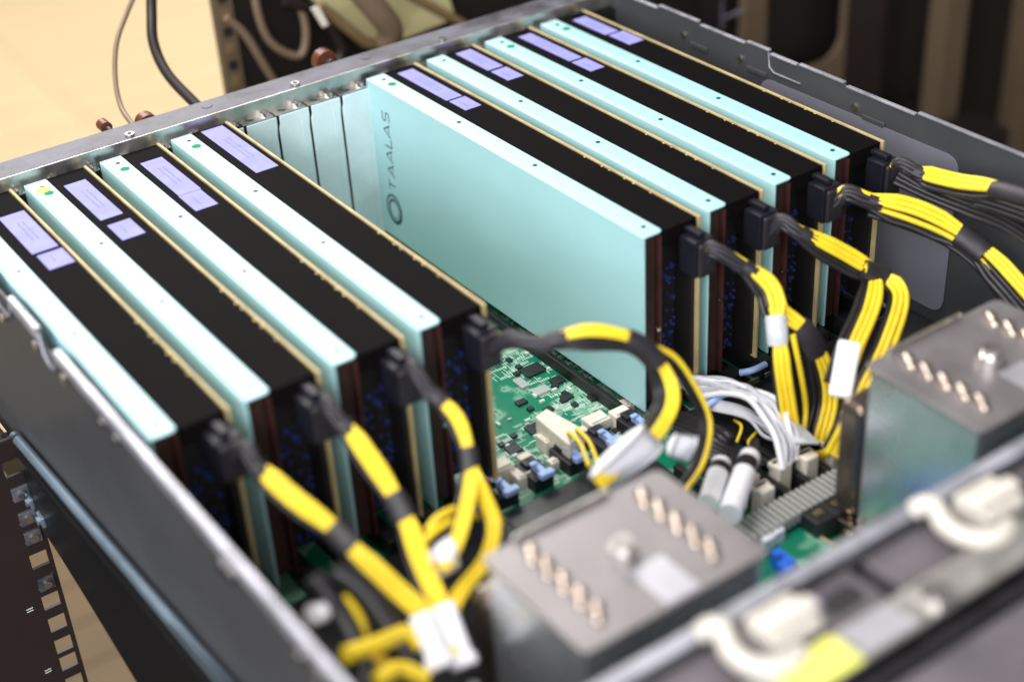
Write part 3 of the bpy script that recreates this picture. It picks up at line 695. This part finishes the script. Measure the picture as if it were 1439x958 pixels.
# ties, sleeves and ribbons
def sleeve(name, label, pts, rs, m_, cat, flat=0.5, parent=None):
    P = spline(pts, 6); m = len(P)
    R = [rs[0] + (rs[1]-rs[0])*i/(m-1) for i in range(m)]
    o = MB().tube(P, R, 16, flat, normal=CAMUP).build(name, m_, base=pts[0])
    sb = o.modifiers.new('rough', 'DISPLACE'); tx = bpy.data.textures.get('crumple') or bpy.data.textures.new('crumple', 'CLOUDS'); tx.noise_scale = 0.006
    sb.texture = tx; sb.strength = 0.0018; sb.mid_level = 0.5
    return tag(o, label, cat)
def quad_sheet(name, label, c4, th, m_, cat):
    c = [Vector(p) for p in c4]; n_ = (c[1]-c[0]).cross(c[3]-c[0]).normalized()*th/2; N_ = 7
    vs = []; 
    for sgn in (1, -1):
        for i in range(N_):
            for j in range(N_):
                u_, v_ = i/(N_-1), j/(N_-1)
                p = c[0].lerp(c[1], u_).lerp(c[3].lerp(c[2], u_), v_)
                q = (1-abs(2*v_-1)**3)
                vs.append(p + n_*sgn*q + n_.normalized()*0.9*math.sin(u_*5+v_*3))
    fs = []
    A = N_*N_
    for i in range(N_-1):
        for j in range(N_-1):
            a = i*N_+j; fs.append((a, a+1, a+N_+1, a+N_)); fs.append((A+a, A+a+N_, A+a+N_+1, A+a+1))
    rim = [i for i in range(N_)] + [i*N_+N_-1 for i in range(1, N_)] + [(N_-1)*N_+j for j in range(N_-2, -1, -1)] + [i*N_ for i in range(N_-2, 0, -1)]
    for a, b in zip(rim, rim[1:]+rim[:1]): fs.append((a, b, A+b, A+a))
    o = MB().add(vs, fs, True).build(name, m_, base=c4[0])
    return tag(o, label, cat)
quad_sheet('white_sleeve', 'white sleeve closing the yellow cable above the left heatsink', [(143.6, -331.0, -27.8), (152.2, -333.0, -41.7), (115.0, -341.0, -42.6), (108.1, -340.0, -33.3)], 7, M['white'], 'cable sleeve')
quad_sheet('white_tag', 'small white tag hanging beside the sleeve above the left heatsink', [(158.3, -334.0, -37.7), (169.3, -334.0, -44.3), (162.9, -337.0, -53.8), (151.9, -337.0, -44.7)], 3, M['white'], 'cable tag')
a_ = Vector((259.5, -334.0, -34.4)); b_ = Vector((244.7, -344.0, -52.7)); ax_ = b_-a_; n_ = CAMUP - ax_.normalized()*CAMUP.dot(ax_.normalized())
o = MB().obox((a_+b_)/2, ax_, ax_.cross(n_), n_, ax_.length/2, 5.0, 2.6).build('white_sleeve', M['white'], base=tuple(a_), bevel=1.2)
tag(o, 'translucent white sleeve between the two yellow loops at right', 'cable sleeve')

wt = thing('white_tie', 'white plastic connectors gathering the cables at the bottom left', 'cable connector', (19.5, -362.0, -44.5))
for a_, b_ in (((15.3, -360.0, -37.2), (13.7, -374.0, -49.5)), ((26.2, -358.0, -40.1), (23.7, -374.0, -54.9))):
    a_ = Vector(a_); b_ = Vector(b_); ax_ = (b_-a_); n_ = CAMUP - ax_.normalized()*CAMUP.dot(ax_.normalized())
    MB().obox((a_+b_)/2, ax_, ax_.cross(n_), n_, ax_.length/2, 4.2, 3.4).obox(b_, ax_, ax_.cross(n_), n_, 2.4, 5.2, 4.4).build('connector_shell', M['white'], wt, bevel=1.2)

quad_sheet('white_tag', 'white tag stuck between the yellow cables, above the bottom left tie', [(34.2, -338.0, -31.9), (43.3, -336.0, -31.0), (44.0, -342.0, -44.4), (33.3, -344.0, -41.3)], 6, M['white'], 'cable tag')
quad_sheet('white_tag', 'white paper tag lying inside the left chassis wall at the bottom', [(-23.3, -350.0, -18.1), (-10.1, -345.0, -25.3), (-7.9, -348.0, -31.2), (-23.7, -354.0, -25.0)], 2, M['white'], 'cable tag')
o = MB().cyl((250.5, -349.0, -55.6), (243.3, -352.0, -58.4), 4.6, 18).build('cable_collar', M['beige'], base=(250.5, -349.0, -55.6)); tag(o, 'small pale collar round the yellow loop beside the right heatsink', 'cable collar')
wire('yellow_wire', 'thin yellow wire bowing under the cable loops at right', [(236.4, -318.0, -88.9), (241.2, -320.0, -95.0), (252.6, -322.0, -101.8), (251.4, -334.0, -91.7), (246.6, -344.0, -73.9), (243.5, -351.0, -59.1)], 2.2, M['yellow'])
for lb, pts in (('left of two thin yellow wires rising from the beige power header', [(146, -236, -92), (155.3, -262.0, -77.2), (151.7, -275.0, -73.8), (138.0, -300.0, -65.6)]),
                ('right of two thin yellow wires rising from the beige power header', [(150, -234, -92), (160.2, -262.0, -77.5), (157.3, -275.0, -76.4), (143.4, -300.0, -68.3)])):
    wire('yellow_wire', lb, [(165.6, -247.5, -92.0), pts[1], pts[2], pts[3]] if 'left of' in lb else [(170.2, -248.2, -92.0), pts[1], pts[2], pts[3]], 1.0, M['yellow'])
wire('yellow_wire', 'short yellow wire in the dark gap left of the ribbon wires', [(242.3, -279.6, -100.0), (236.3, -291.1, -95.0), (227.3, -297.0, -98.0)], 0.8, M['yellow'])
wire('yellow_wire', 'curled short yellow wire under the grey ribbon wires', [(241.2, -295.9, -98.0), (231.3, -301.6, -96.0), (232.3, -305.6, -100.0)], 0.9, M['yellow'])
# grey ribbon wires: strands of one flat cable
rb = thing('ribbon_cable', 'silver grey flat cable of fine strands folding down to the board', 'ribbon cable', (238.2, -267.4, -92.0))
jr = random.Random(4)
def J(a=2.2): return Vector((jr.uniform(-a, a), jr.uniform(-a, a), jr.uniform(-a, a)))
for i in range(15):
    d = i*1.7
    MB().tube(spline([(243.8, -253.1, -97.0), (247.0, -262.7, -92.0)], 1)[:0] + spline([Vector((235.3, -257.6, -96.0)) + Vector((d*0.2, d*0.9, 0)), Vector((239.9, -273.1, -88.0)) + Vector((0, d*0.8, 1.5)), J() + Vector((241.6, -288.7, -82.0)) + Vector((d*0.15, d*0.55, 2)), J() + Vector((236.2, -306.7, -80.0)) + Vector((d*0.55, d*0.2, 0)), J(3) + Vector((228.0, -321.8, -84.0)) + Vector((d*0.6, 0, 0)), Vector((225.5, -330.5, -92.0)) + Vector((d*0.5, 0.1*d, 0))], 6), 0.85 if i % 4 else 1.5, 8).build('strand', M['ribbon'] if i % 3 else M['white'], rb)
rb2 = thing('ribbon_cable', 'second grey flat cable looping under the yellow cable ends', 'ribbon cable', (248.7, -276.5, -96.0))
for i in range(9):
    d = i*1.7
    MB().tube(spline([Vector((236.9, -268.9, -97.0)) + Vector((0, d, 0)), Vector((239.4, -291.5, -92.0)) + Vector((d*0.3, d*0.7, 1)), J() + Vector((236.8, -311.4, -90.0)) + Vector((d*0.6, d*0.4, 0)), Vector((238.0, -326.5, -86.0)) + Vector((d*0.5, d*0.8, 2)), Vector((246.7, -331.4, -86.0)) + Vector((d*0.2, d, 0))], 6), 0.9, 8).build('strand', M['ribbon'], rb2)
wire('blue_wire', 'light blue wire at the foot of the card with the logo', [(232.6, -268.5, -94.0), (240.3, -269.1, -92.0), (253.7, -268.3, -92.0)], 1.6, M['blue_latch'])
wire('blue_wire', 'blue wire at the foot of the sixth card', [(266.0, -257.4, -94.0), (270.6, -261.8, -92.0), (280.9, -259.7, -94.0)], 1.8, M['blue_latch'])
# white round plugs with black bands
def plug(label, a, b, r):
    a = Vector(a); b = Vector(b); d = (b-a)
    t = thing('cable_plug', label, 'cable plug', tuple(a), 'white plugs with black bands')
    MB().cyl(a, a+d*0.70, r, 24).build('plug_body', M['white'], t, bevel=0.5)
    MB().cyl(a+d*0.702, a+d*0.88, r*0.96, 24).build('black_band', M['black'], t, bevel=0.3)
    MB().cyl(a+d*0.882, b, r*0.98, 24, r*0.9).build('cap', M['white'], t, bevel=0.4)
    MB().cyl(b, b+d*0.25, r*0.45, 12).build('cable_stub', M['wire_black'], t)
    return t
plug('white round plug with black band, left one of the pair above the heatsink', (176.6, -334.9, -84.0), (200.4, -316.6, -84.0), 5.0)
plug('white round plug with black band, right one of the pair, slightly nearer', (177.3, -347.9, -82.0), (212.1, -322.7, -82.0), 5.2)
# dark bundle behind the pair and near the board
tw = thing('wire_tangle', 'black wires tangled in the gap between white sleeve and ribbon cable', 'wires', (214.8, -268.1, -98.0))
for i in range(7):
    a = (-3+i)
    MB().tube(spline([Vector((214.8, -268.1, -98.0)) + Vector((a*3, a*2, 0)), Vector((212.4, -291.5, -92.0)) + Vector((a*3, -a*1.5, a)), Vector((218.9, -304.3, -96.0)) + Vector((a*2, a*2, 0)), Vector((224.6, -313.0, -102.0)) + Vector((a*3, 0, 0))], 8), 1.8, 10).build('black_wire', M['wire_black'], tw)

# ================================================================ BACKGROUND
# perforated rack post at lower left, with real square holes
rk = thing('slotted_rack', 'dark rack frame, its post pierced by a column of square holes at lower left', 'rack frame', (-60, -70, FZ))
yP = -70; pv = MB(); zc = (-55.0, -70.0, -172.3)[2]; z = -105.0; hx0, hx1 = -55.6, -46.2
zl = []
zz = -112.0; pat = [15.9, 15.9, 12.7]; i = 0
while zz > -420: zl.append(zz); zz -= pat[i % 3]; i += 1
pv.box(-140, hx0, yP, yP+2, -500, -95); pv.box(hx1, hx1+2.2, yP, yP+2, -500, -95)
prev = -95
for q in zl:
    pv.box(hx0, hx1, yP, yP+2, q+4.7, prev); prev = q-4.7
pv.box(hx0, hx1, yP, yP+2, -500, prev)
pv.build('post_face', M['post_dark'], rk)
MB().box(-140, -138, yP+2, yP+30, -500, -95).build('post_side', M['post_dark'], rk)
for q in (zl[1], zl[2], zl[3], zl[5]):
    n_ = MB().box(hx0+0.4, hx1-0.4, yP-1.5, yP+5, q-4, q+4).build('cage_nut', M['steel'], rk, bevel=0.4)
    MB().cyl((hx0+4.7, yP-1.5, q), (hx0+4.7, yP-3, q), 2.3, 12).build('nut_thread', M['screw'], n_, bevel=0.3)
for q in zl[6:20:3]:
    MB().box(hx0-9, hx0-5.5, yP-0.15, yP, q-1, q-0.5).box(hx0-9, hx0-5.5, yP-0.15, yP, q+0.6, q+1.1).build('printed_mark', M['silk'], rk)
MB().box(-330, -320, -60, 1000, FZ, -160).build('rack_side_panel', M['post_dark'], rk)  # out of view, added to keep light off the lower-left floor
MB().box(-120, 700, 60, 64, -480, -470).build('cross_bar', M['post_dark'], rk)

M['board_wood'] = mat('brown_platform_board', (0.12, 0.076, 0.03), 0.55, 0.0, 0.12, 6, 0.05, 60, spec=0.3)  # floor under the rack, its shade put into a darker brown
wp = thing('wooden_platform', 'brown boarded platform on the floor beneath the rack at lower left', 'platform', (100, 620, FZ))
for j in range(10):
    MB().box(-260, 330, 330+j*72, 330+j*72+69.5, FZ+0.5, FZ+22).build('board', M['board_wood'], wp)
# equipment rack behind the case
er = thing('equipment_rack', 'black equipment rack behind the case with pale slotted left edge', 'equipment rack', (500, 420, FZ))
MB().box(222, 1100, 202, 214, FZ, 120).box(900, 1100, 214.2, 900, FZ, 120).build('cabinet', M['rack_black'], er)
MB().box(160, 900, 70, 195, FZ, -270).box(160, 900, 215, 560, FZ, -270).build('lower_cabinet', M['rack_black'], er)  # hidden boxes, added to throw shade on the lower-left floor
MB().box(208, 221.8, 200, 206, FZ, 120).build('slotted_edge', M['rack_brown'], er)
for i in range(16):
    MB().box(212, 218, 199, 200, -130+i*12, -124+i*12).build('edge_slot', M['tray_edge'] if i % 2 else M['post_dark'], er)
MB().tube(spline([(250, 196, 20), (268, 190, -30), (262, 190, -58), (240, 192, -40), (236, 192, 0), (250, 194, 30)], 8), 3, 10).build('hanging_cable', M['cable_brown'], er)
MB().tube(spline([(211.6, 190.0, -17.2), (223.4, 190.0, -32.9), (233.2, 190.0, -56.2), (242.1, 190.0, -77.3)], 6), 3, 8).build('hanging_cable', M['cable_brown'], er)
MB().tube(spline([(255.8, 190.0, -16.1), (281.2, 190.0, -32.9), (293.8, 188.0, -59.3), (285.8, 188.0, -75.8)], 6), 5, 8).build('hanging_cable', M['cable_black'], er)

tr_ = thing('cable_tray', 'pale olive tray with brown edge behind the rear flange', 'cable tray', (342.3, 190.0, -59.5))
def slab(pix, yv, th):
    P = [Vector(p) for p in pix]; n_ = Vector((0, 1, 0))*th
    return MB().add([tuple(p) for p in P] + [tuple(p+n_) for p in P], [tuple(range(len(P))), tuple(range(len(P), 2*len(P)))[::-1]] + [(i, (i+1) % len(P), len(P)+(i+1) % len(P), len(P)+i) for i in range(len(P))])
slab([(256.8, 186.0, 4.6), (277.6, 172.0, -26.9), (298.6, 165.0, -52.2), (328.8, 168.0, -59.2), (380.0, 172.0, -56.8), (379.7, 186.0, -25.2)], 0, 10).build('tray_surface', M['tray'], tr_)
MB().tube([(269.9, 166.0, -18.2), (297.2, 160.0, -49.3), (321.5, 160.0, -59.1)], 4, 8).build('tray_rim', M['tray_edge'], tr_)
MB().tube([(333.6, 160.0, -22.7), (378.2, 160.0, -57.3)], 3.5, 8).build('tray_rim', M['tray_edge'], tr_)
MB().tube(spline([(290.1, 150.0, -4.1), (304.3, 150.0, -25.2), (314.0, 152.0, -41.1), (313.4, 156.0, -52.5)], 6), 9, 12).build('grey_duct', M['cable_brown'], tr_)
MB().prism([(258.4, 158.0, -14.0)[::2], (265.1, 158.0, -28.8)[::2], (269.6, 158.0, -28.0)[::2], (263.9, 158.0, -13.5)[::2]], 156, 158, 'y').build('pale_strip', M['beige'], tr_)

# far cabinet on the right with posts and a rounded opening
cb = thing('rack_cabinet', 'tall dark cabinet at upper right with brown posts and rounded opening', 'rack cabinet', (800, 160, FZ))
MB().box(640.2, 1500, 172, 1000, FZ, 500).build('cabinet_body', M['rack_black'], cb)
MB().box((645.2, 150.0, -128.8)[0], (669.3, 150.0, -135.2)[0], 150, 160, FZ, 300).build('post', M['rack_brown'], cb, bevel=1)
MB().box((764.4, 150.0, -200.2)[0]-2, (814.2, 150.0, -214.4)[0], 150, 160, FZ, 300).build('post', M['post_dark'], cb, bevel=1)
MB().box((857.5, 120.0, -217.4)[0], (887.2, 120.0, -225.8)[0], 120, 140, FZ, 300).build('post', M['rack_brown'], cb, bevel=1)
MB().box((973.5, 120.0, -287.0)[0], (1000.1, 120.0, -295.0)[0], 120, 140, FZ, 300).build('post', M['rack_brown'], cb, bevel=1)
fr = MB(); P = []
xo0, xo1 = (671.6, 150.0, -148.4)[0], (756.6, 150.0, -171.5)[0]; zo = (723.4, 150.0, -183.3)[2]
for k_ in range(8):
    a = math.radians(-90 + k_*90/7); P.append((xo1-22+22*math.cos(a), zo+22+22*math.sin(a)))
poly = [(xo0, zo-300), (xo1+6, zo-300), (xo1+6, 260), (xo1, 260)] + P[::-1] + [(xo0, zo)]
fr.prism(poly, 148, 152, 'y').build('opening_frame', M['rack_brown'], cb, bevel=1)
MB().tube([(616.9, 148.0, -96.8), (617.6, 148.0, -120.9)], 1.5, 8).tube([(617.8, 146.0, -111.9), (632.9, 140.0, -107.0)], 1.6, 8).build('latch_rod', M['steel'], cb)

# cables hanging on the beige side, knobs behind the flange
wire('hanging_cable', 'thick dark cable hanging in front of the beige floor behind the case', [(146.5, 140.0, 38.7), (138.6, 130.0, 21.0), (130.9, 115.0, 8.4), (126.8, 90.0, -2.2), (130.0, 60.0, -13.6), (131.6, 45.0, -20.2)], 3.2, M['cable_black'], 'cable')
wire('hanging_cable', 'thin brown cable bowing left in front of the beige floor', [(140.7, 140.0, 40.1), (124.5, 130.0, 26.9), (106.9, 110.0, 17.3), (95.0, 90.0, 4.7), (88.2, 70.0, -4.4), (84.8, 45.0, -7.1)], 1.5, M['cable_brown'], 'cable')
def knob(label, c, r):
    c = Vector(c); t = thing('orange_knob', label, 'knob', tuple(c), 'knobs behind the rear flange')
    MB().cyl(c, c+Vector((0, 7, 0)), r, 20).build('grip', M['orange'], t, bevel=1.2)
    MB().cyl(c-Vector((0, 6, 0)), c, r*0.5, 14).build('shaft', M['brown'], t)
    return t
knob('small brown knob behind the flange left of the hanging cables', (66.6, 36.0, 0.8), 3.4)
k2 = knob('wide dark knob behind the flange under the hanging cables', (90.7, 36.0, -4.9), 6)
knob('orange knob behind the flange in front of the black rack', (204.8, 36.0, 0.1), 7)

for o in scene.objects:
    if 'base_mm' in o: del o['base_mm']
